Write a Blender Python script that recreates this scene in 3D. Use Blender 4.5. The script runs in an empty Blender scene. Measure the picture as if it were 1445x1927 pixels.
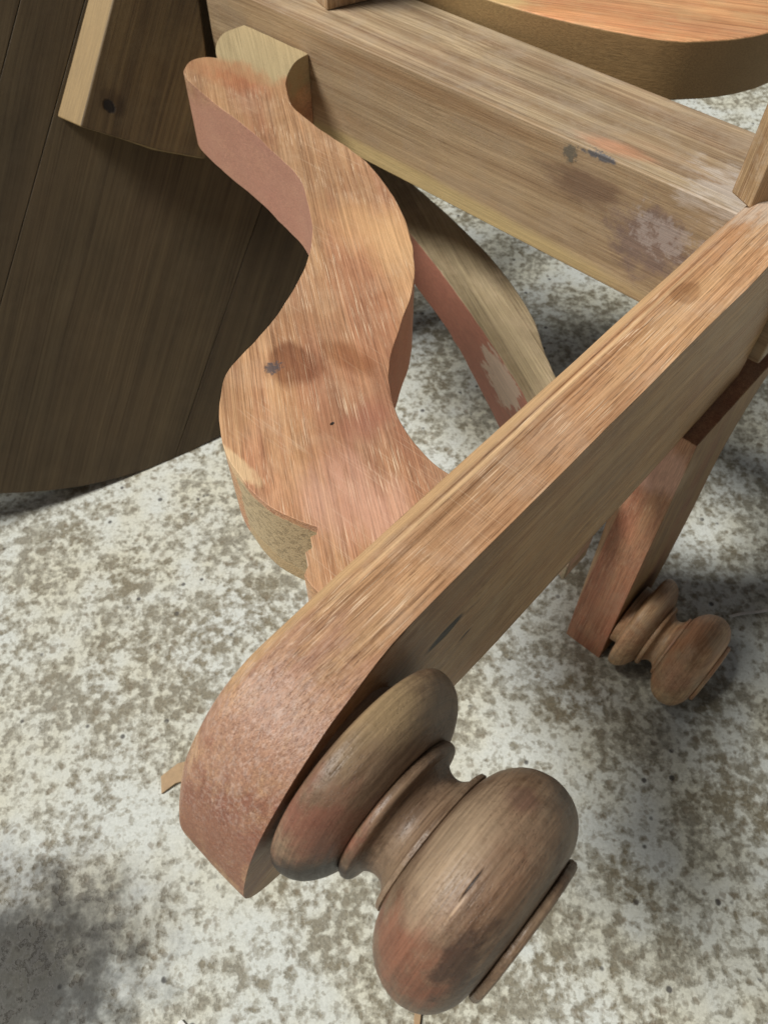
import bpy, bmesh, math, random
from mathutils import Vector, Matrix, noise as mnoise
R = math.radians
random.seed(4)
sc = bpy.context.scene
col = sc.collection

# ------------------------------------------------------------------ camera, sky, sun, exposure
cam_d = bpy.data.cameras.new('camera')
cam = bpy.data.objects.new('camera', cam_d); col.objects.link(cam)
cam.location = (0, 0, 0.60)
cam.rotation_euler = (R(90 - 55), 0, 0)
cam_d.sensor_fit = 'HORIZONTAL'; cam_d.sensor_width = 36
cam_d.lens = 36.0 * 1447 / 1445
cam_d.clip_start = 0.01; cam_d.clip_end = 100
cam_d.dof.use_dof = True
cam_d.dof.focus_distance = 0.33
cam_d.dof.aperture_fstop = 30
sc.camera = cam

SUN_EL, SUN_AZ = 56, (-1.0, -0.12)
w = bpy.data.worlds.new('World'); sc.world = w; w.use_nodes = True
nt = w.node_tree; nt.nodes.clear()
sky = nt.nodes.new('ShaderNodeTexSky'); sky.sky_type = 'NISHITA'; sky.sun_disc = False
sky.sun_elevation = R(SUN_EL); sky.sun_rotation = math.atan2(SUN_AZ[0], SUN_AZ[1])
sky.air_density = 0.45; sky.dust_density = 0.6; sky.ozone_density = 0.6
hs = nt.nodes.new('ShaderNodeHueSaturation'); hs.inputs['Saturation'].default_value = 0.08
bg = nt.nodes.new('ShaderNodeBackground'); bg.inputs[1].default_value = 0.05
wo = nt.nodes.new('ShaderNodeOutputWorld')
nt.links.new(sky.outputs[0], hs.inputs['Color']); nt.links.new(hs.outputs[0], bg.inputs[0]); nt.links.new(bg.outputs[0], wo.inputs[0])

sd = bpy.data.lights.new('sun', 'SUN'); sd.energy = 5.0; sd.angle = R(18); sd.color = (1.0, 0.965, 0.90)
sun = bpy.data.objects.new('sun', sd); col.objects.link(sun)
_h = Vector((SUN_AZ[0], SUN_AZ[1], 0)).normalized() * math.cos(R(SUN_EL)); _h.z = math.sin(R(SUN_EL))
sun.rotation_euler = _h.to_track_quat('Z', 'Y').to_euler()
sun.location = _h * 3

sc.view_settings.view_transform = 'Standard'; sc.view_settings.look = 'None'
sc.view_settings.exposure = -0.38; sc.view_settings.gamma = 1.0
sc.view_settings.use_curve_mapping = False

# ------------------------------------------------------------------ node helpers
def srgb(r, g, b):
    f = lambda c: (c / 12.92 if c <= 0.04045 else ((c + 0.055) / 1.055) ** 2.4)
    return (f(r / 255), f(g / 255), f(b / 255), 1)

class G:
    def __init__(s, name):
        s.m = bpy.data.materials.new(name); s.m.use_nodes = True
        s.t = s.m.node_tree; s.t.nodes.clear()
        s.sv = None
        s.out = s.t.nodes.new('ShaderNodeOutputMaterial')
        s.b = s.t.nodes.new('ShaderNodeBsdfPrincipled')
        s.t.links.new(s.b.outputs[0], s.out.inputs[0])
    def n(s, typ, ins=None, **props):
        x = s.t.nodes.new(typ)
        for k, v in props.items(): setattr(x, k, v)
        for k, v in (ins or {}).items(): s.set(x.inputs[k], v)
        return x
    def set(s, sock, v):
        if isinstance(v, bpy.types.NodeSocket): s.t.links.new(v, sock)
        else: sock.default_value = v
    def co(s): return s.n('ShaderNodeTexCoord').outputs['Object']
    def map(s, v, scale=(1, 1, 1), rot=(0, 0, 0), loc=(0, 0, 0)):
        return s.n('ShaderNodeMapping', {'Vector': v, 'Scale': scale, 'Rotation': rot, 'Location': loc}).outputs[0]
    def noise(s, v, scale=1.0, detail=2.0, rough=0.5, dist=0.0, color=False):
        x = s.n('ShaderNodeTexNoise', {'Vector': v, 'Scale': scale, 'Detail': detail, 'Roughness': rough, 'Distortion': dist})
        return x.outputs['Color' if color else 'Fac']
    def voro(s, v, scale, rand=1.0):
        return s.n('ShaderNodeTexVoronoi', {'Vector': v, 'Scale': scale, 'Randomness': rand}).outputs['Distance']
    def mth(s, op, a, b=0.0, c=0.0, clamp=False):
        x = s.n('ShaderNodeMath', {0: a, 1: b, 2: c}, operation=op, use_clamp=clamp); return x.outputs[0]
    def vm(s, op, a, b=(0, 0, 0)):
        x = s.n('ShaderNodeVectorMath', {0: a, 1: b}, operation=op)
        return x.outputs['Value' if op in ('LENGTH', 'DISTANCE', 'DOT_PRODUCT') else 'Vector']
    def step(s, v, lo, hi, o0=0.0, o1=1.0):
        return s.n('ShaderNodeMapRange', {'Value': v, 'From Min': lo, 'From Max': hi, 'To Min': o0, 'To Max': o1}, interpolation_type='SMOOTHSTEP').outputs[0]
    def mix(s, f, a, b, blend='MIX'):
        x = s.n('ShaderNodeMix', data_type='RGBA', blend_type=blend)
        s.set(x.inputs[0], f); s.set(x.inputs[6], a); s.set(x.inputs[7], b)
        return x.outputs[2]
    def spot(s, co, c, r, nz=0.35, nscale=120, edge=0.35, box=False, side=False, iso=False):
        """mask of one stain / patch: centre and radii in centimetres, ragged edge"""
        d = s.vm('SUBTRACT', co, tuple(x / 100 for x in c))
        d = s.vm('DIVIDE', d, tuple(x / 100 for x in r))
        if box:
            q = s.n('ShaderNodeSeparateXYZ', {0: s.vm('ABSOLUTE', d)}).outputs
            L = s.mth('MAXIMUM', s.mth('MAXIMUM', q[0], q[1]), q[2])
        else: L = s.vm('LENGTH', d)
        if nz:
            q = s.noise(s.sv if (s.sv is not None and not iso) else co, nscale, 4, 0.65)
            L = s.mth('ADD', L, s.mth('MULTIPLY', s.mth('SUBTRACT', q, 0.5), nz * 4))
        m = s.step(L, 1.0, 1.0 - edge)
        if side:      # only on the sawn edge of a slab, not on its planed face
            q = s.n('ShaderNodeSeparateXYZ', {0: s.n('ShaderNodeTexCoord').outputs['Normal']}).outputs
            m = s.mth('MULTIPLY', m, s.step(q[0], 0.45, 0.8) if side == 'x' else s.step(q[2], 0.75, 0.35))
        return m

def wood(name, light, dark, red, grain=(0, 0, 0), redamt=0.5, dust=None, dustamt=0.0, fleck=0.5, pore=0.5,
         spots=(), rough=0.62, bump=0.35, seed=0.0, band=1.0, ringy=0.0, fine=1.0, con=1.0, sat=0.96, lathe=False, line=0.5):
    g = G(name); co = g.co()
    v = g.map(co, rot=grain, loc=(seed * 1.37, seed * 0.71, seed * 2.1))
    g.sv = g.map(v, (0.35, 1, 1))
    wob = g.noise(g.map(v, (4, 9, 9)), 1, 2, 0.5, color=True)
    vv = g.vm('ADD', v, g.vm('MULTIPLY', g.vm('SUBTRACT', wob, (0.5, 0.5, 0.5)), (0.0, 0.009 + ringy, 0.009 + ringy)))
    b1 = g.noise(g.map(vv, (1.6, 85, 85)), 1, 3, 0.6)
    b2 = g.noise(g.map(vv, (2, 430, 430)), 1, 2, 0.55)
    bb = g.mth('ADD', g.mth('MULTIPLY', b1, 0.62), g.mth('MULTIPLY', b2, 0.38))
    f = g.step(bb, 0.5 - 0.15 / band, 0.5 + 0.15 / band)
    c = g.mix(f, dark, light)
    rm = g.noise(g.map(vv, (5, 22, 22)), 1, 3, 0.6)
    rm = g.mth('MULTIPLY', g.step(rm, 0.42, 0.64), redamt)
    c = g.mix(rm, c, red)
    big = g.noise(g.map(vv, (7, 15, 15)), 1, 4, 0.6)
    c = g.mix(1.0, c, g.mix(g.step(big, 0.3, 0.7), (0.80, 0.80, 0.82, 1), (1.14, 1.12, 1.08, 1)), 'MULTIPLY')
    if lathe:
        fib = g.noise(g.map(co, (1300, 30, 30)), 1, 3, 0.65)
    else:
        fib = g.noise(g.map(vv, (9 * fine, 1500 * fine, 1500 * fine)), 1, 3, 0.75)
    c = g.mix(con, c, g.mix(1.0, c, g.mix(g.step(fib, 0.32, 0.68), (0.74, 0.72, 0.70, 1), (1.20, 1.20, 1.20, 1)), 'MULTIPLY'))
    ln = g.noise(g.map(vv, (1.6, 620, 620), loc=(1, 8, 4)), 1, 2, 0.6)          # long thin pore lines of the growth rings
    ln = g.mth('MULTIPLY', g.step(ln, 0.56, 0.64), line)
    c = g.mix(ln, c, g.mix(1.0, c, (0.62, 0.55, 0.50, 1), 'MULTIPLY'))
    ll = g.noise(g.map(vv, (2.2, 700, 700), loc=(6, 3, 2)), 1, 2, 0.6)
    c = g.mix(g.mth('MULTIPLY', g.step(ll, 0.58, 0.66), line * 0.7), c, g.mix(1.0, c, (1.28, 1.26, 1.22, 1), 'MULTIPLY'))
    fl = g.noise(g.map(vv, (42, 2600, 2600), loc=(3, 5, 1)), 1, 1, 0.5)
    patch = g.noise(co, 34, 3, 0.6)
    fl = g.mth('MULTIPLY', g.mth('MULTIPLY', g.step(fl, 0.60, 0.68), g.step(patch, 0.40, 0.62)), fleck)
    c = g.mix(fl, c, srgb(240, 210, 178))
    po = g.noise(g.map(vv, (60, 2400, 2400), loc=(9, 2, 7)), 1, 1, 0.5)
    po = g.mth('MULTIPLY', g.step(po, 0.61, 0.69), pore)
    c = g.mix(po, c, g.mix(1.0, c, (0.38, 0.32, 0.28, 1), 'MULTIPLY'))
    scr = g.noise(g.map(co, (30, 1300, 1300), rot=(0, 0, grain[2] + 1.1)), 1, 1, 0.5)      # sanding scratches across the grain
    c = g.mix(g.mth('MULTIPLY', g.mth('MULTIPLY', g.step(scr, 0.60, 0.70), g.step(g.noise(co, 22, 2, 0.5), 0.45, 0.6)), 0.22 * fleck), c, srgb(228, 200, 172))
    if dust:
        dn = g.noise(co, 46, 6, 0.68)
        dm = g.mth('MULTIPLY', g.step(dn, 0.44, 0.66), dustamt)
        c = g.mix(dm, c, dust)
    c = g.n('ShaderNodeHueSaturation', {'Hue': 0.506, 'Saturation': sat, 'Color': c}).outputs[0]
    rgh = g.mth('ADD', rough, g.mth('MULTIPLY', g.mth('SUBTRACT', fib, 0.5), 0.3))
    hgt = g.mth('SUBTRACT', g.mth('MULTIPLY', fib, 0.7), g.mth('MULTIPLY', po, 1.0))
    for sp in spots:
        m = g.mth('MULTIPLY', g.spot(co, sp['c'], sp['r'], sp.get('nz', 0.35), sp.get('ns', 120), sp.get('edge', 0.4), sp.get('box', False), sp.get('side', False), sp.get('iso', False)), sp.get('a', 1.0))
        if sp.get('flake'): m = g.mth('MULTIPLY', m, g.step(g.noise(g.map(g.sv, (1, 1, 1)), sp['flake'], 3, 0.65), 0.50, 0.60))
        if sp.get('mul'): c = g.mix(m, c, g.mix(1.0, c, sp['col'], 'MULTIPLY'))
        else:
            cc = sp['col']
            c = g.mix(m, c, g.mix(0.55, cc, g.mix(g.step(fib, 0.3, 0.7), tuple(x * .6 for x in cc[:3]) + (1,), tuple(min(1, x * 1.3) for x in cc[:3]) + (1,))))
        if 'h' in sp: hgt = g.mth('ADD', hgt, g.mth('MULTIPLY', m, sp['h']))
    g.set(g.b.inputs['Base Color'], c); g.set(g.b.inputs['Roughness'], rgh)
    g.b.inputs['Specular IOR Level'].default_value = 0.45
    lump = g.noise(co, 300, 3, 0.6)
    hgt = g.mth('ADD', hgt, g.mth('MULTIPLY', lump, 0.8))
    bp = g.n('ShaderNodeBump', {'Strength': bump, 'Distance': 0.0007, 'Height': hgt})
    g.set(g.b.inputs['Normal'], bp.outputs[0])
    return g.m

def floor_mat():
    g = G('worn_concrete'); co = g.co()
    wv = g.noise(co, 60, 2, 0.5, color=True)
    v = g.vm('ADD', co, g.vm('MULTIPLY', g.vm('SUBTRACT', wv, (0.5, 0.5, 0.5)), (0.006, 0.006, 0)))
    low = g.noise(co, 5.5, 2, 0.5)
    mid = g.noise(co, 24, 3, 0.6)
    fin = g.noise(co, 120, 5, 0.66)
    l1 = g.voro(v, 105); l2 = g.voro(v, 235)          # rounded grains, the wash stands between them
    h = g.mth('ADD', g.mth('ADD', g.mth('MULTIPLY', low, 0.45), g.mth('MULTIPLY', mid, 0.72)), g.mth('MULTIPLY', fin, 1.10))
    h = g.mth('ADD', h, g.mth('ADD', g.mth('MULTIPLY', l1, 0.26), g.mth('MULTIPLY', l2, 0.20)))
    white = g.step(h, 1.345, 1.435)                      # remains of lime wash over the aggregate
    edge = g.step(h, 1.215, 1.325)
    tone = g.noise(co, 16, 4, 0.6)
    fine = g.noise(co, 420, 3, 0.7)
    base = g.mix(g.step(tone, 0.35, 0.65), srgb(126, 119, 100), srgb(140, 137, 124))
    base = g.mix(1.0, base, g.mix(g.step(fine, 0.25, 0.75), (0.70, 0.69, 0.67, 1), (1.25, 1.25, 1.24, 1)), 'MULTIPLY')
    wc = g.mix(g.step(g.noise(co, 12, 3, 0.6), 0.35, 0.65), srgb(212, 211, 194), srgb(214, 219, 215))
    wc = g.mix(1.0, wc, g.mix(g.step(fine, 0.2, 0.8), (0.80, 0.80, 0.79, 1), (1.06, 1.06, 1.06, 1)), 'MULTIPLY')
    c = g.mix(g.mth('MULTIPLY', edge, 0.40), base, wc)
    c = g.mix(g.mth('MULTIPLY', white, 0.9), c, wc)
    gr = g.step(g.noise(co, 190, 4, 0.65), 0.53, 0.62)               # grey bloom inside the wash
    c = g.mix(g.mth('MULTIPLY', gr, 0.45), c, srgb(158, 156, 142))
    # small brown grains showing through the wash
    d1 = g.voro(g.vm('ADD', co, g.vm('MULTIPLY', g.vm('SUBTRACT', g.noise(co, 160, 2, 0.5, color=True), (0.5, 0.5, 0.5)), (0.006, 0.006, 0))), 135)
    dm = g.mth('MULTIPLY', g.step(d1, 0.42, 0.22), g.step(g.noise(co, 70, 2, 0.5), 0.47, 0.60))
    c = g.mix(g.mth('MULTIPLY', dm, 0.55), c, srgb(118, 106, 86))
    # dark pits
    d2 = g.voro(co, 62); pm = g.noise(co, 48, 1, 0.5)
    pit = g.mth('MULTIPLY', g.step(d2, 0.17, 0.09), g.step(pm, 0.52, 0.60))
    c = g.mix(g.mth('MULTIPLY', pit, 0.85), c, srgb(60, 56, 54))
    # soft shadow at the near left painted into the concrete, dark and bluish grey
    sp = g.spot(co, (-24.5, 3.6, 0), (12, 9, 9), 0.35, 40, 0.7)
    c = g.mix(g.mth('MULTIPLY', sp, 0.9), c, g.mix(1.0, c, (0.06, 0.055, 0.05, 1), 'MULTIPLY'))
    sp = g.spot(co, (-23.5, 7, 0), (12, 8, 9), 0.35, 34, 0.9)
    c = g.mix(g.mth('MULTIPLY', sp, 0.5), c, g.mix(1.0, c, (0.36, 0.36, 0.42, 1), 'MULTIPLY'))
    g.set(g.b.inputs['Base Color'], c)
    g.set(g.b.inputs['Roughness'], g.mix(white, (0.62,) * 3 + (1,), (0.8,) * 3 + (1,)))
    hh = g.mth('SUBTRACT', g.mth('ADD', g.mth('MULTIPLY', edge, 0.5), g.mth('MULTIPLY', fine, 0.5)), g.mth('ADD', pit, g.mth('MULTIPLY', dm, 0.4)))
    bp = g.n('ShaderNodeBump', {'Strength': 0.5, 'Distance': 0.0012, 'Height': hh})
    g.set(g.b.inputs['Normal'], bp.outputs[0])
    return g.m

def plain(name, c, rough=0.7):
    g = G(name); co = g.co()
    f = g.noise(co, 300, 4, 0.6)
    g.set(g.b.inputs['Base Color'], g.mix(f, tuple(x * 0.7 for x in c[:3]) + (1,), tuple(min(1, x * 1.25) for x in c[:3]) + (1,)))
    g.b.inputs['Roughness'].default_value = rough
    return g.m

# ------------------------------------------------------------------ mesh helpers
def link(name, bm, mat, parent=None, bevel=0.0, seg=2, sharp=38):
    bmesh.ops.remove_doubles(bm, verts=bm.verts, dist=1e-6)
    bmesh.ops.recalc_face_normals(bm, faces=bm.faces)
    me = bpy.data.meshes.new(name); bm.to_mesh(me); bm.free()
    for p in me.polygons: p.use_smooth = True
    me.set_sharp_from_angle(angle=R(sharp))
    o = bpy.data.objects.new(name, me); col.objects.link(o)
    me.materials.append(mat)
    if parent: o.parent = parent
    if bevel:
        b = o.modifiers.new('edge', 'BEVEL'); b.width = bevel; b.segments = seg; b.limit_method = 'ANGLE'; b.angle_limit = R(40); b.harden_normals = True
    return o

def spline(pts, n=6, closed=True, corners=()):
    """Catmull-Rom through pts; indices in corners stay sharp"""
    out = []; N = len(pts)
    rng = range(N if closed else N - 1)
    for i in rng:
        p1, p2 = Vector(pts[i]), Vector(pts[(i + 1) % N])
        p0 = Vector(pts[i - 1]) if (closed or i > 0) else p1 * 2 - p2
        p3 = Vector(pts[(i + 2) % N]) if (closed or i + 2 < N) else p2 * 2 - p1
        if i in corners: p0 = p1 * 2 - p2
        if (i + 1) % N in corners: p3 = p2 * 2 - p1
        for k in range(n):
            t = k / n
            out.append(0.5 * ((2 * p1) + (p2 - p0) * t + (2 * p0 - 5 * p1 + 4 * p2 - p3) * t * t + (3 * p1 - p0 - 3 * p2 + p3) * t ** 3))
    if not closed: out.append(Vector(pts[-1]))
    return out

def slab(outline, z0, z1, to3=lambda x, y, z: (x, y, z), ripple=0.0):
    bm = bmesh.new()
    n = len(outline); lo = []; hi = []
    for i, p in enumerate(outline):
        dx = ripple * mnoise.noise((p[0] * 90, p[1] * 90, 3)); dy = ripple * mnoise.noise((p[0] * 90, p[1] * 90, 9))
        z0_ = z0(p[0], p[1]) if callable(z0) else z0; z1_ = z1(p[0], p[1]) if callable(z1) else z1
        lo.append(bm.verts.new(to3(p[0] + dx, p[1] + dy, z0_))); hi.append(bm.verts.new(to3(p[0] + dx, p[1] + dy, z1_)))
    bm.faces.new(hi); bm.faces.new(lo[::-1])
    for i in range(n):
        j = (i + 1) % n; bm.faces.new((lo[i], lo[j], hi[j], hi[i]))
    return bm

def hexa(b, t):
    """box from 4 bottom and 4 top corners"""
    bm = bmesh.new(); B = [bm.verts.new(p) for p in b]; T = [bm.verts.new(p) for p in t]
    bm.faces.new(B[::-1]); bm.faces.new(T)
    for i in range(4): bm.faces.new((B[i], B[(i + 1) % 4], T[(i + 1) % 4], T[i]))
    return bm

def lathe(prof, x0, yc, zc, n=72, wob=0.0, seed=0.0, teeth=0.0):
    """prof: (distance along +x, radius); a turned solid about the x axis"""
    bm = bmesh.new(); rings = []
    for px, r in prof:
        ring = []
        for k in range(n):
            a = 2 * math.pi * k / n
            q = r * (1 + wob * mnoise.noise((math.cos(a) * 1.3 + seed, math.sin(a) * 1.3, px * 30)))
            if teeth and px != prof[0][0]: q *= 1 + teeth * (mnoise.noise((math.cos(a) * 22, math.sin(a) * 22, seed)) - 0.25)
            ring.append(bm.verts.new((x0 + px, yc + q * math.cos(a), zc + q * math.sin(a))))
        rings.append(ring)
    for r0, r1 in zip(rings, rings[1:]):
        for k in range(n): bm.faces.new((r0[k], r0[(k + 1) % n], r1[(k + 1) % n], r1[k]))
    bm.faces.new(rings[0][::-1]); bm.faces.new(rings[-1])
    return bm

def empty(name, label, cat, mat, group=None):
    o = bpy.data.objects.new(name, None); col.objects.link(o)
    o.matrix_world = mat; o.empty_display_size = 0.05
    o['label'] = label; o['category'] = cat
    if group: o['group'] = group
    return o

# ------------------------------------------------------------------ the floor
bm = bmesh.new()
bm.faces.new([bm.verts.new(p) for p in ((-4, -4, 0), (4, -4, 0), (4, 5, 0), (-4, 5, 0))])
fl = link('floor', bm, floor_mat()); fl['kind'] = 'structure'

# ------------------------------------------------------------------ the chair frame (local x = along the turned knobs, y = along the armrest)
A = R(47.3)
chair = empty('chair_frame', 'stripped bare teak chair frame with scrolled armrest and turned knobs', 'chair',
              Matrix.Translation((0.2, 0.26, 0)) @ Matrix.Rotation(A - math.pi / 2, 4, 'Z'))

GY = (0, 0, R(-90))        # grain along y
GX = (0, 0, 0)             # grain along x
GZ = (0, R(90), 0)         # grain along z

m_arm = wood('armrest_teak', srgb(208, 166, 126), srgb(170, 126, 90), srgb(180, 122, 92), GY, 0.35, srgb(200, 176, 156), 0.2, 0.7, 0.6, seed=1, band=0.8, rough=0.42, bump=0.5, spots=[
    dict(c=(-6.62, -9, 37.7), r=(0.055, 17, 0.6), col=(0.55, 0.48, 0.42, 1), mul=1, nz=0.06, ns=60, a=0.9, edge=0.5),
    dict(c=(-6.1, -14, 37.7), r=(0.05, 10, 0.6), col=(0.6, 0.52, 0.45, 1), mul=1, nz=0.06, ns=60, a=0.8, edge=0.5),
    dict(c=(-6.45, -13, 37.7), r=(0.13, 17, 0.6), col=srgb(226, 190, 146), nz=0.1, ns=60, a=0.7, edge=0.6),
    dict(c=(-4.6, -7, 37.7), r=(0.05, 9, 0.6), col=(0.6, 0.52, 0.45, 1), mul=1, nz=0.06, ns=60, a=0.7, edge=0.5),
    dict(c=(-5.2, -29.5, 37), r=(3.5, 6, 5), col=srgb(164, 124, 106), nz=0.5, ns=100, a=0.7, edge=0.8),
    dict(c=(-5.2, -31.6, 33), r=(4, 3, 4), col=srgb(132, 82, 66), nz=0.5, ns=80, a=0.75, edge=0.6),
    dict(c=(-7.2, -15, 37.4), r=(0.6, 22, 1.2), col=srgb(214, 178, 132), nz=0.12, ns=60, a=0.65, edge=0.5),
    dict(c=(-5.2, -29.5, 36), r=(4, 6.5, 7), col=srgb(206, 184, 172), nz=0.3, ns=60, a=0.3, edge=0.9, flake=600, h=0.25),
    dict(c=(-5.2, -29.0, 36), r=(4, 8, 7), col=(0.5, 0.42, 0.4, 1), mul=1, nz=0.3, ns=60, a=0.3, edge=0.9, flake=380, h=-0.3),
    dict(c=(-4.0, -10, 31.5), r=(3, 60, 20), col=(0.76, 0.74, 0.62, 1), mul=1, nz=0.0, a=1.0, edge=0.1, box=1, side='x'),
    dict(c=(-4.0, -21.96, 34.4), r=(0.5, 1.35, 0.36), col=srgb(20, 14, 10), nz=0.12, ns=200, h=-0.4),
    dict(c=(-4.0, -20.6, 32.4), r=(0.3, 0.6, 0.14), col=srgb(48, 34, 24), nz=0.15, ns=200, h=-1),
    dict(c=(-5.8, -3.5, 37.7), r=(0.7, 1.0, 0.4), col=(0.72, 0.66, 0.62, 1), mul=1, nz=0.3),
    dict(c=(-7, 5.5, 37.6), r=(4, 3.5, 2), col=srgb(214, 202, 186), nz=0.6, ns=170, a=0.6, edge=0.9)])
m_s = wood('bracket_teak', srgb(202, 156, 116), srgb(170, 122, 88), srgb(176, 114, 90), (0, 0, R(36)), 0.55, srgb(214, 180, 150), 0.16, 0.8, 0.4, seed=3, rough=0.55, bump=0.35, spots=[
    dict(c=(-44.5, 5, 33.5), r=(6.2, 5.5, 4), col=srgb(180, 164, 126), nz=0.3, ns=70, a=0.9, edge=0.35),
    dict(c=(-43.5, 1.2, 33.5), r=(5, 2.0, 1.5), col=srgb(176, 112, 76), nz=0.35, ns=70, a=0.6, edge=0.6),
    dict(c=(-22, -5.0, 33.5), r=(5.5, 3.0, 1.5), col=srgb(226, 182, 132), nz=0.3, ns=40, a=0.6, edge=0.8),
    dict(c=(-13.6, -15.6, 33.5), r=(1.4, 2.2, 1.5), col=srgb(160, 104, 84), nz=0.4, ns=50, a=0.6, edge=0.8),
    dict(c=(-18.9, -15.6, 33.5), r=(1.9, 1.8, 1), col=(0.56, 0.46, 0.41, 1), mul=1, nz=0.3, ns=60, edge=0.45, a=0.95),
    dict(c=(-17.2, -13.4, 33.5), r=(2.4, 1.0, 1), col=(0.66, 0.55, 0.46, 1), mul=1, nz=0.3, ns=60, edge=0.6, a=0.9),
    dict(c=(-19.4, -16.4, 33.5), r=(0.42, 0.62, 0.3), col=srgb(80, 76, 80), nz=0.7, ns=480, edge=0.6, a=0.85, iso=1, h=-0.5),
    dict(c=(-14.74, -17.0, 33.5), r=(0.09, 0.14, 0.3), col=srgb(40, 28, 22), nz=0.1, h=-1),
    dict(c=(-10.6, -19.5, 33.5), r=(3.2, 2.8, 1.2), col=srgb(218, 172, 150), nz=0.5, ns=60, a=0.55, edge=0.8),
    dict(c=(-16.4, -21.6, 33.4), r=(2.6, 0.5, 0.9), col=srgb(222, 190, 148), nz=0.3, ns=160, a=0.85, edge=0.4),
    dict(c=(-30, -8, 30), r=(22, 16, 8), col=srgb(186, 138, 122), nz=0.1, ns=50, a=0.75, edge=0.3, side=1),
    dict(c=(-24, -1, 30), r=(14, 10.5, 3.2), col=srgb(176, 150, 112), nz=0.1, ns=50, a=0.0, edge=0.3, side=1),
    dict(c=(-13.4, -21.8, 30.7), r=(2.75, 1.7, 2.45), col=srgb(190, 170, 134), nz=0.06, ns=200, a=0.97, edge=0.06, box=1, side=1, h=0.8),
    dict(c=(-13.4, -21.8, 30.7), r=(2.75, 1.7, 2.45), col=srgb(128, 110, 82), nz=0.06, ns=200, a=0.5, edge=0.06, box=1, side=1, flake=420, h=-1.2),
    dict(c=(-10.3, -22.6, 31.5), r=(1.2, 1.6, 2.6), col=srgb(214, 188, 164), nz=0.3, ns=120, a=0.85, edge=0.4, side=1),
    dict(c=(-13.9, -22, 28.9), r=(2.6, 1.2, 0.7), col=srgb(186, 160, 120), nz=0.4, ns=200, a=0.8, edge=0.4, side=1, h=0.8)])
m_rail = wood('rail_teak', srgb(190, 164, 126), srgb(146, 116, 82), srgb(160, 112, 84), GX, 0.25, srgb(176, 156, 134), 0.35, 0.35, 0.3, seed=5, sat=0.84, band=1.3, rough=0.6, spots=[
    dict(c=(-28, 7.0, 31.5), r=(40, 0.28, 5), col=srgb(158, 130, 96), nz=0.0, a=0.45, edge=0.1, box=1),
    dict(c=(-30, 7.0, 28.0), r=(24, 1, 1.1), col=srgb(196, 174, 122), nz=0.15, ns=50, a=0.7, edge=0.6),
    dict(c=(-30, 7.0, 34.6), r=(16, 1, 0.8), col=srgb(150, 118, 84), nz=0.2, ns=50, a=0.6, edge=0.6),
    dict(c=(-16.6, 8.1, 35.5), r=(3.6, 0.9, 1), col=srgb(204, 146, 112), nz=0.4, ns=80, a=0.65, edge=0.85),
    dict(c=(-8.6, 8.6, 35.5), r=(4.2, 4, 2), col=srgb(206, 196, 186), nz=0.7, ns=170, a=0.6, edge=0.9),
    dict(c=(-17.5, 7.0, 33.2), r=(4.2, 1, 1.3), col=srgb(108, 82, 66), nz=0.4, ns=60, a=0.7, edge=0.6),
    dict(c=(-12.2, 7.0, 31.6), r=(3.4, 1, 3.2), col=srgb(124, 104, 98), nz=0.45, ns=90, a=0.8, edge=0.7, iso=1),
    dict(c=(-11.4, 7.0, 32.6), r=(2.6, 1, 1.6), col=srgb(180, 168, 162), nz=0.8, ns=220, a=0.6, edge=0.7, iso=1),
    dict(c=(-18.6, 7.0, 34.7), r=(0.62, 0.5, 0.62), col=srgb(112, 104, 90), nz=0.55, ns=330, edge=0.5, iso=1, h=0.8),
    dict(c=(-16.7, 7.0, 35.3), r=(1.5, 0.6, 0.26), col=srgb(100, 98, 100), nz=0.5, ns=330, edge=0.5, iso=1)])
m_leg = wood('leg_teak', srgb(186, 138, 104), srgb(156, 104, 78), srgb(168, 98, 78), GZ, 0.8, srgb(178, 142, 118), 0.3, 0.3, 0.3, seed=7, rough=0.6, spots=[
    dict(c=(-5.9, 0, 12), r=(0.35, 4, 30), col=srgb(206, 176, 140), nz=0.1, ns=60, a=0.7, edge=0.5),
    dict(c=(-4.6, 0.2, 23), r=(3, 3, 2.4), col=srgb(196, 158, 140), nz=0.3, ns=80, a=0.8, edge=0.5),
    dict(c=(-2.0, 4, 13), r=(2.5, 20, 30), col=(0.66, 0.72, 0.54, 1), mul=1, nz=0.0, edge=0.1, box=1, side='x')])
m_low = wood('lower_bracket_teak', srgb(168, 150, 112), srgb(132, 114, 80), srgb(150, 118, 90), (0, 0, R(30)), 0.12, srgb(186, 160, 124), 0.25, 0.3, 0.3, seed=9, sat=0.82, spots=[
    dict(c=(-8, -1.5, 17), r=(3.4, 4.5, 7), col=srgb(206, 168, 150), nz=0.3, ns=80, a=0.85, edge=0.5),
    dict(c=(-26, 4, 17), r=(26, 12, 6), col=srgb(178, 116, 98), nz=0.1, ns=50, a=0.9, edge=0.3, side=1),
    dict(c=(-18.6, 3.9, 18.2), r=(3.2, 2.4, 2.2), col=srgb(206, 184, 164), nz=0.6, ns=110, a=0.9, edge=0.2, side=1)])
m_arch = wood('arch_teak', srgb(232, 172, 122), srgb(204, 138, 92), srgb(214, 136, 96), (0, 0, R(-25)), 0.5, srgb(206, 180, 130), 0.2, 0.3, 0.3, seed=11, spots=[
    dict(c=(-33.5, 17, 37), r=(5, 4, 3), col=srgb(216, 188, 132), nz=0.3, ns=50, a=0.85, edge=0.6),
    dict(c=(-28, 22, 34), r=(26, 20, 9), col=srgb(146, 120, 80), nz=0.1, ns=50, a=0.92, edge=0.3, side=1)])
m_post = wood('post_teak', srgb(196, 164, 124), srgb(150, 116, 84), srgb(160, 116, 86), GZ, 0.25, srgb(206, 190, 170), 0.5, 0.6, 0.4, seed=13)
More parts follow.
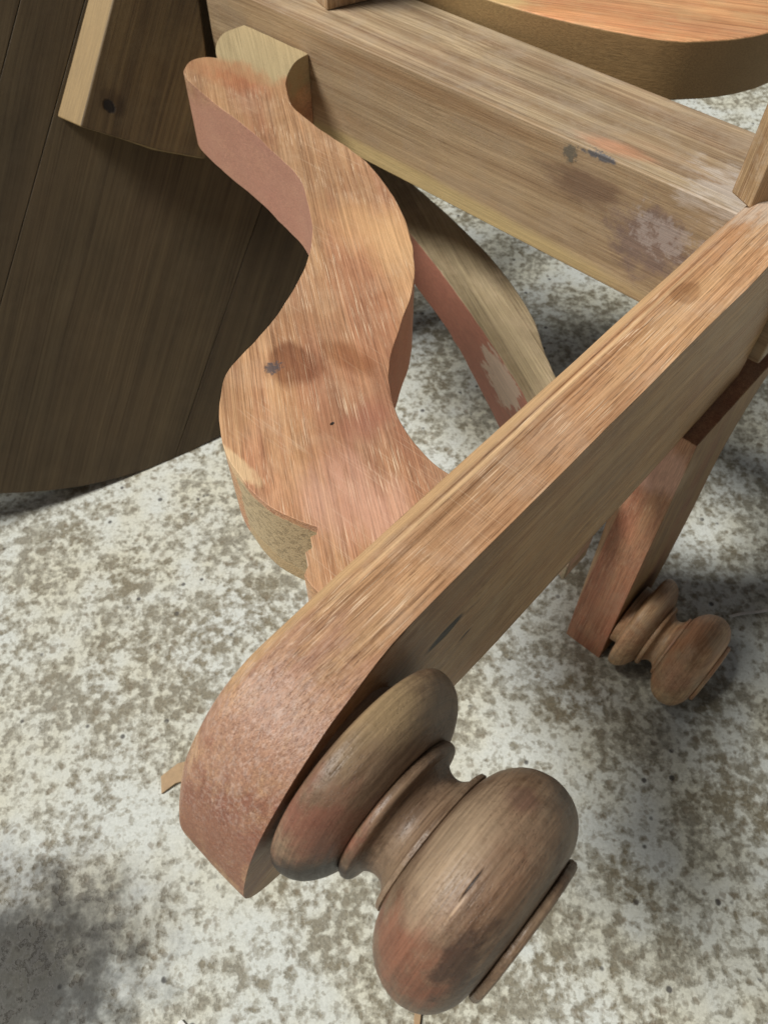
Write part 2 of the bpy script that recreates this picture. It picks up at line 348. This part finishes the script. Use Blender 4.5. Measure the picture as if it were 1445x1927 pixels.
knob_spots = [
    dict(c=(-2.1, -30.2, 36.4), r=(2.2, 2.2, 2.0), col=srgb(134, 84, 68), nz=0.5, ns=110, a=0.7, edge=0.8),
    dict(c=(-1.6, -31.4, 33.6), r=(2.6, 2.2, 2.0), col=srgb(40, 32, 29), nz=0.25, ns=80, a=0.96, edge=0.5),
    dict(c=(-2.4, -26.0, 38.0), r=(2.2, 3.2, 1.8), col=srgb(168, 144, 108), nz=0.35, ns=50, a=0.75, edge=0.7),
    dict(c=(2.0, -30.7, 35.6), r=(2.2, 1.8, 2.0), col=srgb(130, 80, 60), nz=0.55, ns=110, a=0.7, edge=0.8),
    dict(c=(3.2, -29.8, 36.2), r=(0.9, 1.6, 1.6), col=srgb(66, 50, 42), nz=0.7, ns=150, a=0.8, edge=0.7),
    dict(c=(1.95, -25.6, 37.1), r=(0.8, 0.8, 0.9), col=srgb(110, 82, 68), nz=0.5, ns=60, a=0.8, edge=0.6),
    dict(c=(0.9, -28.2, 37.2), r=(1.6, 4, 1.2), col=srgb(176, 154, 128), nz=0.4, ns=60, a=0.5, edge=0.8),
    dict(c=(2.20, -28.4, 37.5), r=(0.045, 0.62, 0.6), col=srgb(44, 30, 22), nz=0.12, ns=300, edge=0.5, h=-2.5),
    dict(c=(2.26, -29.1, 37.3), r=(0.05, 0.5, 0.6), col=srgb(190, 160, 130), nz=0.12, ns=300, edge=0.5, a=0.7)]
m_knob = wood('turned_teak', srgb(140, 114, 92), srgb(104, 80, 62), srgb(122, 78, 62), GY, 0.4, srgb(146, 124, 102), 0.45, 0.15, 0.45, seed=15, lathe=True, rough=0.45, bump=0.5, spots=knob_spots, ringy=0.01)
m_knob2 = wood('foot_knob_teak', srgb(188, 152, 116), srgb(150, 112, 80), srgb(178, 118, 92), GY, 0.55, srgb(176, 158, 132), 0.4, 0.1, 0.2, seed=17, lathe=True, rough=0.5)

KNOB = {
    'bead': [(0.000, .0262), (0.0074, .0265), (0.0077, .0330), (0.0082, .0376), (0.0094, .0403), (0.0114, .0416), (0.0142, .0417), (0.0174, .0408), (0.0206, .0386), (0.0234, .0352), (0.0254, .0315), (0.0266, .0284), (0.0270, .026)],
    'collar': [(0.0268, .0245), (0.0270, .0264), (0.0276, .0270), (0.0290, .0275), (0.0304, .0272), (0.0311, .0264), (0.0313, .0235)],
    'neck': [(0.0311, .0236), (0.0325, .0218), (0.0345, .0203), (0.0370, .0197), (0.0395, .0203), (0.0415, .0222), (0.0424, .0238)],
    'fillet': [(0.0422, .0236), (0.0425, .0254), (0.0430, .0264), (0.0444, .0267), (0.0450, .0258)],
    'bun': [(0.0446, .0250), (0.0452, .0270), (0.0466, .0304), (0.0487, .0336), (0.0515, .0366), (0.0548, .0388), (0.0585, .0402), (0.0624, .0408), (0.0664, .0403), (0.0703, .0388), (0.0735, .0364), (0.0761, .0331), (0.0779, .0294), (0.0787, .026), (0.0789, .023)],
    'end_button': [(0.0785, .0215), (0.0788, .0242), (0.0795, .0252), (0.0812, .0253), (0.0822, .0244), (0.0824, .021)],
}
def fine_profile(pr, n=4):
    return [tuple(p) for p in spline(pr, n, closed=False)]
def knob(parent, x0, yc, zc, k, mat, sx=1.0):
    for nm, pr in KNOB.items():
        # the thin edges stay crisp; the round mouldings are splined
        pp = fine_profile(pr, 4) if nm in ('bead', 'neck', 'bun') else pr
        bm_ = lathe([(p[0] * sx, p[1] * k) for p in pp], x0, yc + (0.002 if nm == 'bead' else 0), zc + (0.001 if nm == 'bead' else 0), 160 if nm in ('collar', 'fillet', 'end_button') else 88, 0.012, x0 * 100 + len(nm), {'collar': .006, 'fillet': .016, 'end_button': .02}.get(nm, 0))
        link(nm, bm_, mat, parent, sharp=50)

# ---- the armrest: flat top with a chamfer along its outer edge, rolled over into a scroll at the front
YC, ZC = -0.275, 0.334
P_L = [(-.205, .3707), (-.235, .3706), (-.262, .3704), (-.280, .3684), (-.2935, .3630), (-.3050, .3525), (-.3140, .3395), (-.3212, .3206), (-.3250, .3070), (-.3255, .2960), (-.3200, .2880), (-.3060, .2820)]
P_C = [(-.205, .3771), (-.235, .3771), (-.262, .3768), (-.280, .3745), (-.2955, .3690), (-.3075, .3585), (-.3170, .3450), (-.3245, .3280), (-.3280, .3140), (-.3275, .3030), (-.3200, .2940), (-.3060, .2860)]
P_R = [(-.205, .3770), (-.225, .3754), (-.243, .3712), (-.259, .3645), (-.273, .3560), (-.2860, .3445), (-.2985, .3305), (-.3100, .3190), (-.3180, .3110), (-.3200, .3040), (-.3150, .2950), (-.3060, .2880)]
def arm_profile(wl, wc, wr):
    key = [(a_[0] * wl + b_[0] * wc + c_[0] * wr, a_[1] * wl + b_[1] * wc + c_[1] * wr) for a_, b_, c_ in zip(P_L, P_C, P_R)]
    top = key[0][1]
    pts = [(0.0685, 0.262)] + [(0.0685 - (0.0685 + .205) * k / 10, top) for k in range(10)]
    pts += [tuple(p) for p in spline(key, 4, False)]
    return pts + [(-0.286, 0.2780), (-0.262, 0.2700), (-0.240, 0.2640), (-0.214, 0.2605), (-0.17, 0.2595), (-0.1, 0.2590)]
bm = bmesh.new(); loops = []
xs = [(-.0735, 1, 0, 0), (-.0728, .85, .15, 0), (-.0674, .06, .94, 0), (-.0660, 0, 1, 0), (-.0600, 0, 1, 0), (-.0520, 0, 1, 0), (-.0460, 0, .97, .03), (-.0405, 0, .92, .08)]
for x, wl, wc, wr in xs:
    lp = []
    for i, (y, z) in enumerate(arm_profile(wl, wc, wr)):
        q = 0.00045 * mnoise.noise((x * 60, y * 55, z * 55))
        t = min(1, max(0, (-0.236 - y) / 0.072)); fl_ = 0.0058 * t * t * (3 - 2 * t) * max(0, (x + .060) / .0195)   # the scroll widens towards its tip
        lp.append(bm.verts.new((x + fl_ + (0.0007 * mnoise.noise((y * 40, z * 40, 5)) if x > -0.041 or x < -0.073 else 0), y, z + q)))
    loops.append(lp)
n = len(loops[0])
for l0, l1 in zip(loops, loops[1:]):
    for k in range(n): bm.faces.new((l0[k], l0[(k + 1) % n], l1[(k + 1) % n], l1[k]))
bm.faces.new(loops[0]); bm.faces.new(loops[-1][::-1])
arm = link('armrest', bm, m_arm, chair, bevel=0.0011, sharp=30)
knob(arm, -0.0403, -0.2755, 0.336, 1.0, m_knob)

# ---- the serpentine bracket, a horizontal sawn slab
S = [(-44.87, -1.2), (-46.09, -.26), (-46.53, .72), (-46.26, 1.62), (-45.43, 2.16), (-46.79, 3.11), (-48.06, 4.9), (-48.0, 6.9), (-45.99, 7.0), (-43.61, 7.0), (-41.1, 7.0),
     (-41.0, 5.82), (-39.95, 3.85), (-38.36, 2.31), (-36.5, 1.15), (-33.35, .44), (-30.89, .13), (-28.32, -.37), (-25.14, -1.67), (-22.35, -3.37), (-20.14, -5.28), (-18.36, -7.29),
     (-17.11, -9.53), (-15.94, -11.62), (-15.06, -12.81), (-13.77, -14.0), (-12.3, -14.89), (-10.8, -15.43), (-9.45, -15.62), (-7.4, -15.5),
     (-7.4, -23.6), (-8.96, -23.6), (-9.9, -23.45), (-10.15, -23.0), (-10.7, -22.65), (-10.62, -22.3), (-11.05, -22.0), (-10.95, -21.75), (-11.16, -21.48), (-12.0, -21.81), (-13.62, -22.12), (-15.4, -21.9), (-17.06, -21.41), (-18.46, -20.57), (-19.84, -19.36),
     (-20.89, -17.94), (-21.47, -15.7), (-22.25, -13.17), (-23.4, -10.75), (-24.64, -8.79), (-25.96, -7.38), (-28.2, -5.59), (-30.41, -4.26), (-32.74, -3.64), (-36.76, -2.71), (-41.0, -2.05)]
S = [(x / 100, y / 100) for x, y in S]
cs = [4, 7, 10, 29, 30, 32, 33, 34, 35, 36, 37, 38]
link('serpentine_bracket', slab(spline(S, 6, True, cs), 0.283, 0.335, ripple=0.0006), m_s, chair, bevel=0.0012)

# ---- the seat rail
link('seat_rail', hexa([(-.525, .0704, .275), (-.034, .0704, .275), (-.034, .152, .275), (-.49, .152, .275)],
                       [(-.525, .0704, .355), (-.034, .0704, .355), (-.034, .152, .355), (-.49, .152, .355)]), m_rail, chair, bevel=0.0012)

# ---- front leg under the armrest, with its own turned knob at the foot
prof = [(-.006, 0.0), (.060, 0.0), (.068, .05), (.074, .12), (.074, .18), (.080, .21), (.094, .238), (.112, .254), (.140, .2610), (.003, .2612)]
prof = spline(prof, 4, True, [0, 1, 8, 9]); bm = bmesh.new()
ra = [bm.verts.new((-.0545 - .0115 * p[1] / .26, p[0], p[1])) for p in prof]; rb = [bm.verts.new((-.0210 - .0100 * p[1] / .26, p[0], p[1])) for p in prof]
bm.faces.new(ra); bm.faces.new(rb[::-1])
for k in range(len(prof)): bm.faces.new((ra[k], ra[(k + 1) % len(prof)], rb[(k + 1) % len(prof)], rb[k]))
leg = link('leg', bm, m_leg, chair, bevel=0.001)
knob(leg, -0.0218, 0.0196, 0.0412, 1.0, m_knob2, 0.92)

# ---- lower serpentine bracket
D = [(-46, 15.0), (-38.5, 12.5), (-33, 10.3), (-27, 7.75), (-21, 4.9), (-15.8, 2.2), (-11.8, -.6), (-9, -2.6), (-6.4, -3.6),
     (-6.4, -.6), (-11, 2.6), (-16.2, 6.02), (-20.4, 9.47), (-26.55, 12.67), (-33.7, 15.07), (-40.24, 16.81), (-46, 18.2)]
D = [(x / 100, y / 100) for x, y in D]
link('lower_bracket', slab(spline(D, 6, True, [0, 8, 9, 16]), lambda x, y: 0.154 - 0.036 * min(1, max(0, (x + .26) / .18)), 0.20, ripple=0.0005), m_low, chair, bevel=0.0015)
bm = hexa([(-.50, .10, 0), (-.458, .10, 0), (-.458, .15, 0), (-.50, .15, 0)], [(-.50, .10, .2745), (-.458, .10, .2745), (-.458, .15, .2745), (-.50, .15, .2745)])
link('leg', bm, m_leg, chair, bevel=0.001)

# ---- curved board behind the rail
E = [(-44, 15.5), (-36.6, 15.5), (-31.79, 15.6), (-27.29, 16.23), (-22.39, 17.62), (-19.28, 18.98), (-16.89, 21.49), (-15.47, 24.01), (-14.76, 26.73), (-14.5, 31), (-14.8, 36),
     (-20, 36), (-20.3, 32), (-21.8, 27.6), (-24.0, 24.4), (-26.6, 22.2), (-29.4, 21.0), (-32, 20.6), (-36, 20.6), (-44, 21.0)]
E = [(x / 100, y / 100) for x, y in E]
link('curved_brace', slab(spline(E, 5, True, [0, 10, 11, 19]), 0.332, 0.37, ripple=0.0005), m_arch, chair, bevel=0.0015)

# ---- upright slats standing on the rail
def slat(cx, cy, d1, l1, d2, l2, z0, z1, zb=None):
    K = Vector((cx, cy)); u1 = Vector(d1).normalized() * l1; u2 = Vector(d2).normalized() * l2
    q = [K, K + u2, K + u1 + u2, K + u1]
    return hexa([(p.x, p.y, z0 if (i in (0, 3) or zb is None) else zb) for i, p in enumerate(q)], [(p.x, p.y, z1) for p in q])
link('upright', slat(-.0695, .0468, (-.90, .44), .0150, (.55, .83), .05, .3745, .62, .3556), m_post, chair, bevel=0.001)
link('upright', slat(-.414, .094, (-.95, .30), .02, (.30, .95), .04, .3552, .62), m_post, chair, bevel=0.001)

# ------------------------------------------------------------------ round tabletop leaning behind the frame
az, lean = 0.55, R(25)
h = Vector((math.cos(az), math.sin(az), 0)); nn = Vector((math.sin(az), -math.cos(az), 0)) * math.cos(lean) + Vector((0, 0, 1)) * math.sin(lean)
up = nn.cross(h)
if up.z < 0: up = -up
M = Matrix((h, up, nn)).transposed().to_4x4(); M.translation = Vector((-0.2089, 0.4861, 0.0))
table = empty('tabletop', 'dark round plank tabletop leaning on its edge behind the pale chair frame', 'tabletop', M)
GP = (0, 0, R(-53))
def m_dark(i, l=1.0):
    k = lambda c: tuple(x * l for x in c[:3]) + (1,)
    return wood('tabletop_wood_%d' % i, k(srgb(112, 92, 58)), k(srgb(82, 65, 40)), k(srgb(92, 68, 42)), GP, 0.2, k(srgb(112, 94, 68)), 0.15, 0.0, 0.15, seed=20 + i, sat=0.82, band=0.7, rough=0.62, bump=0.15, con=0.4)
RT = 0.352; CT = (0.0, RT)
d = Vector((0.64, 0.768)); pq = Vector((0.768, -0.64))
def plank(o0, o1, mat):
    """piece of the disc between two saw lines (offsets across the grain)"""
    c0 = Vector(CT); pts = []
    a0, a1 = math.asin(max(-1, min(1, o0 / RT))), math.asin(max(-1, min(1, o1 / RT)))
    for k in range(31):
        t = a0 + (a1 - a0) * k / 30; pts.append(c0 + pq * (RT * math.sin(t)) - d * (RT * math.cos(t)))
    for k in range(31):
        t = a1 + (a0 - a1) * k / 30; pts.append(c0 + pq * (RT * math.sin(t)) + d * (RT * math.cos(t)))
    cl = []
    for p in pts:
        if not cl or (p - cl[-1]).length > 1e-5: cl.append(p)
    if (cl[0] - cl[-1]).length < 1e-5: cl.pop()
    return link('plank', slab(cl, -0.022, 0.0), mat, table, bevel=0.0005)
def off(x, y): return (Vector((x, y)) - Vector(CT)).dot(pq)
o_seam = off(.095, .115); g_ = 0.00025
cuts = [-RT, off(.0106, .3655), off(.0458, .344), o_seam, o_seam + 0.11, RT]
for i in range(len(cuts) - 1):
    lo_ = cuts[i] + (g_ if i else 0); hi_ = cuts[i + 1] - (g_ if i < len(cuts) - 2 else 0)
    plank(lo_, hi_, m_dark(i, (1.15, 0.9, 0.9, 0.72, 0.8)[i]))
m_bat = wood('batten_wood', srgb(116, 94, 64), srgb(86, 68, 46), srgb(94, 70, 48), GP, 0.3, srgb(116, 98, 72), 0.25, 0.0, 0.2, seed=31, rough=0.62, bump=0.3, con=0.7, sat=1.0, spots=[
    dict(c=(6, 36, 1.4), r=(40, 40, 40), col=srgb(168, 142, 100), nz=0.0, a=0.9, edge=0.1, side=1),  # lit edge of the batten, painted lighter in the wood colour
    dict(c=(6.0, 30.8, 2.8), r=(1.3, 1.3, 1), col=(0.6, 0.55, 0.5, 1), mul=1, nz=0.35, ns=80, edge=0.6),
    dict(c=(5.7, 30.65, 2.8), r=(0.5, 0.62, 1), col=srgb(24, 16, 10), nz=0.2, ns=160, edge=0.3, h=-3)])
bat = [(.0306, .2986), (.0831, .2674), (.1185, .2512), (.1458, .3242), (.1528, .3586), (.20, .42), (.255, .50), (.189, .50), (.0879, .3713)]
bak = [(.0204, .3091), (.0831, .2674), (.1185, .2512), (.1458, .3242), (.1528, .3586), (.20, .42), (.255, .50), (.1765, .506), (.0756, .3769)]
bm = bmesh.new(); lo = [bm.verts.new((p[0], p[1], .0005)) for p in bak]; hi = [bm.verts.new((p[0], p[1], .028)) for p in bat]
bm.faces.new(lo[::-1]); bm.faces.new(hi)
for k in range(len(bat)): bm.faces.new((lo[k], lo[(k + 1) % 9], hi[(k + 1) % 9], hi[k]))
bo = link('batten', bm, m_bat, table, bevel=0.0012)
# ------------------------------------------------------------------ chips of wood on the floor
m_chip = plain('fresh_chip', srgb(170, 142, 108))
def make_chip(label, loc, rz, L, wd, t):
    prof = [(-L / 2, -wd * .45), (-L * .1, -wd * .3), (L / 2, -wd * .5), (L * .46, wd * .35), (L * .1, wd * .5), (-L * .38, wd * .3)]
    o = link('wood_chip', slab([Vector(p) for p in prof], 0.0, lambda x, y: t * (1 + x / L)), m_chip, bevel=0.0003)
    o.location = loc; o.rotation_euler = (0, 0, rz)
    o['label'] = label; o['category'] = 'wood chip'
    return o
make_chip('pale wood chip on the floor peeking out beside the scrolled armrest end', (-0.158, 0.172, 0.0005), 0.45, 0.03, 0.017, 0.003)
make_chip('thin wood splinter on the floor in front of the turned knob', (0.0217, 0.014, 0.0005), 1.5, 0.02, 0.005, 0.002)
o = make_chip('tiny white flake lying on the floor below the scroll', (-0.132, 0.013, 0.0005), 0.8, 0.006, 0.005, 0.001)
o['category'] = 'paint flake'; o.name = 'paint_flake'; o.data.materials[0] = plain('white_flake', srgb(222, 224, 220))
bm = bmesh.new()
path = [Vector((.300, .3085, .0008)), Vector((.312, .3115, .0008)), Vector((.325, .3130, .0008)), Vector((.345, .3155, .0008)), Vector((.375, .314, .0008))]
pl = spline(path, 6, False); prev = None
for i, p in enumerate(pl):
    tdir = (pl[min(i + 1, len(pl) - 1)] - pl[max(i - 1, 0)]).normalized(); sd_ = Vector((-tdir.y, tdir.x, 0))
    ring = [bm.verts.new(p + sd_ * 0.0014 * math.cos(q * math.pi / 3) + Vector((0, 0, 0.0007 * math.sin(q * math.pi / 3)))) for q in range(6)]
    if prev:
        for q in range(6): bm.faces.new((prev[q], prev[(q + 1) % 6], ring[(q + 1) % 6], ring[q]))
    else: bm.faces.new(ring[::-1])
    prev = ring
bm.faces.new(prev)
th = link('thread', bm, plain('white_thread', srgb(215, 212, 205)))
th['label'] = 'short piece of white thread on the floor behind the foot knob'; th['category'] = 'thread'
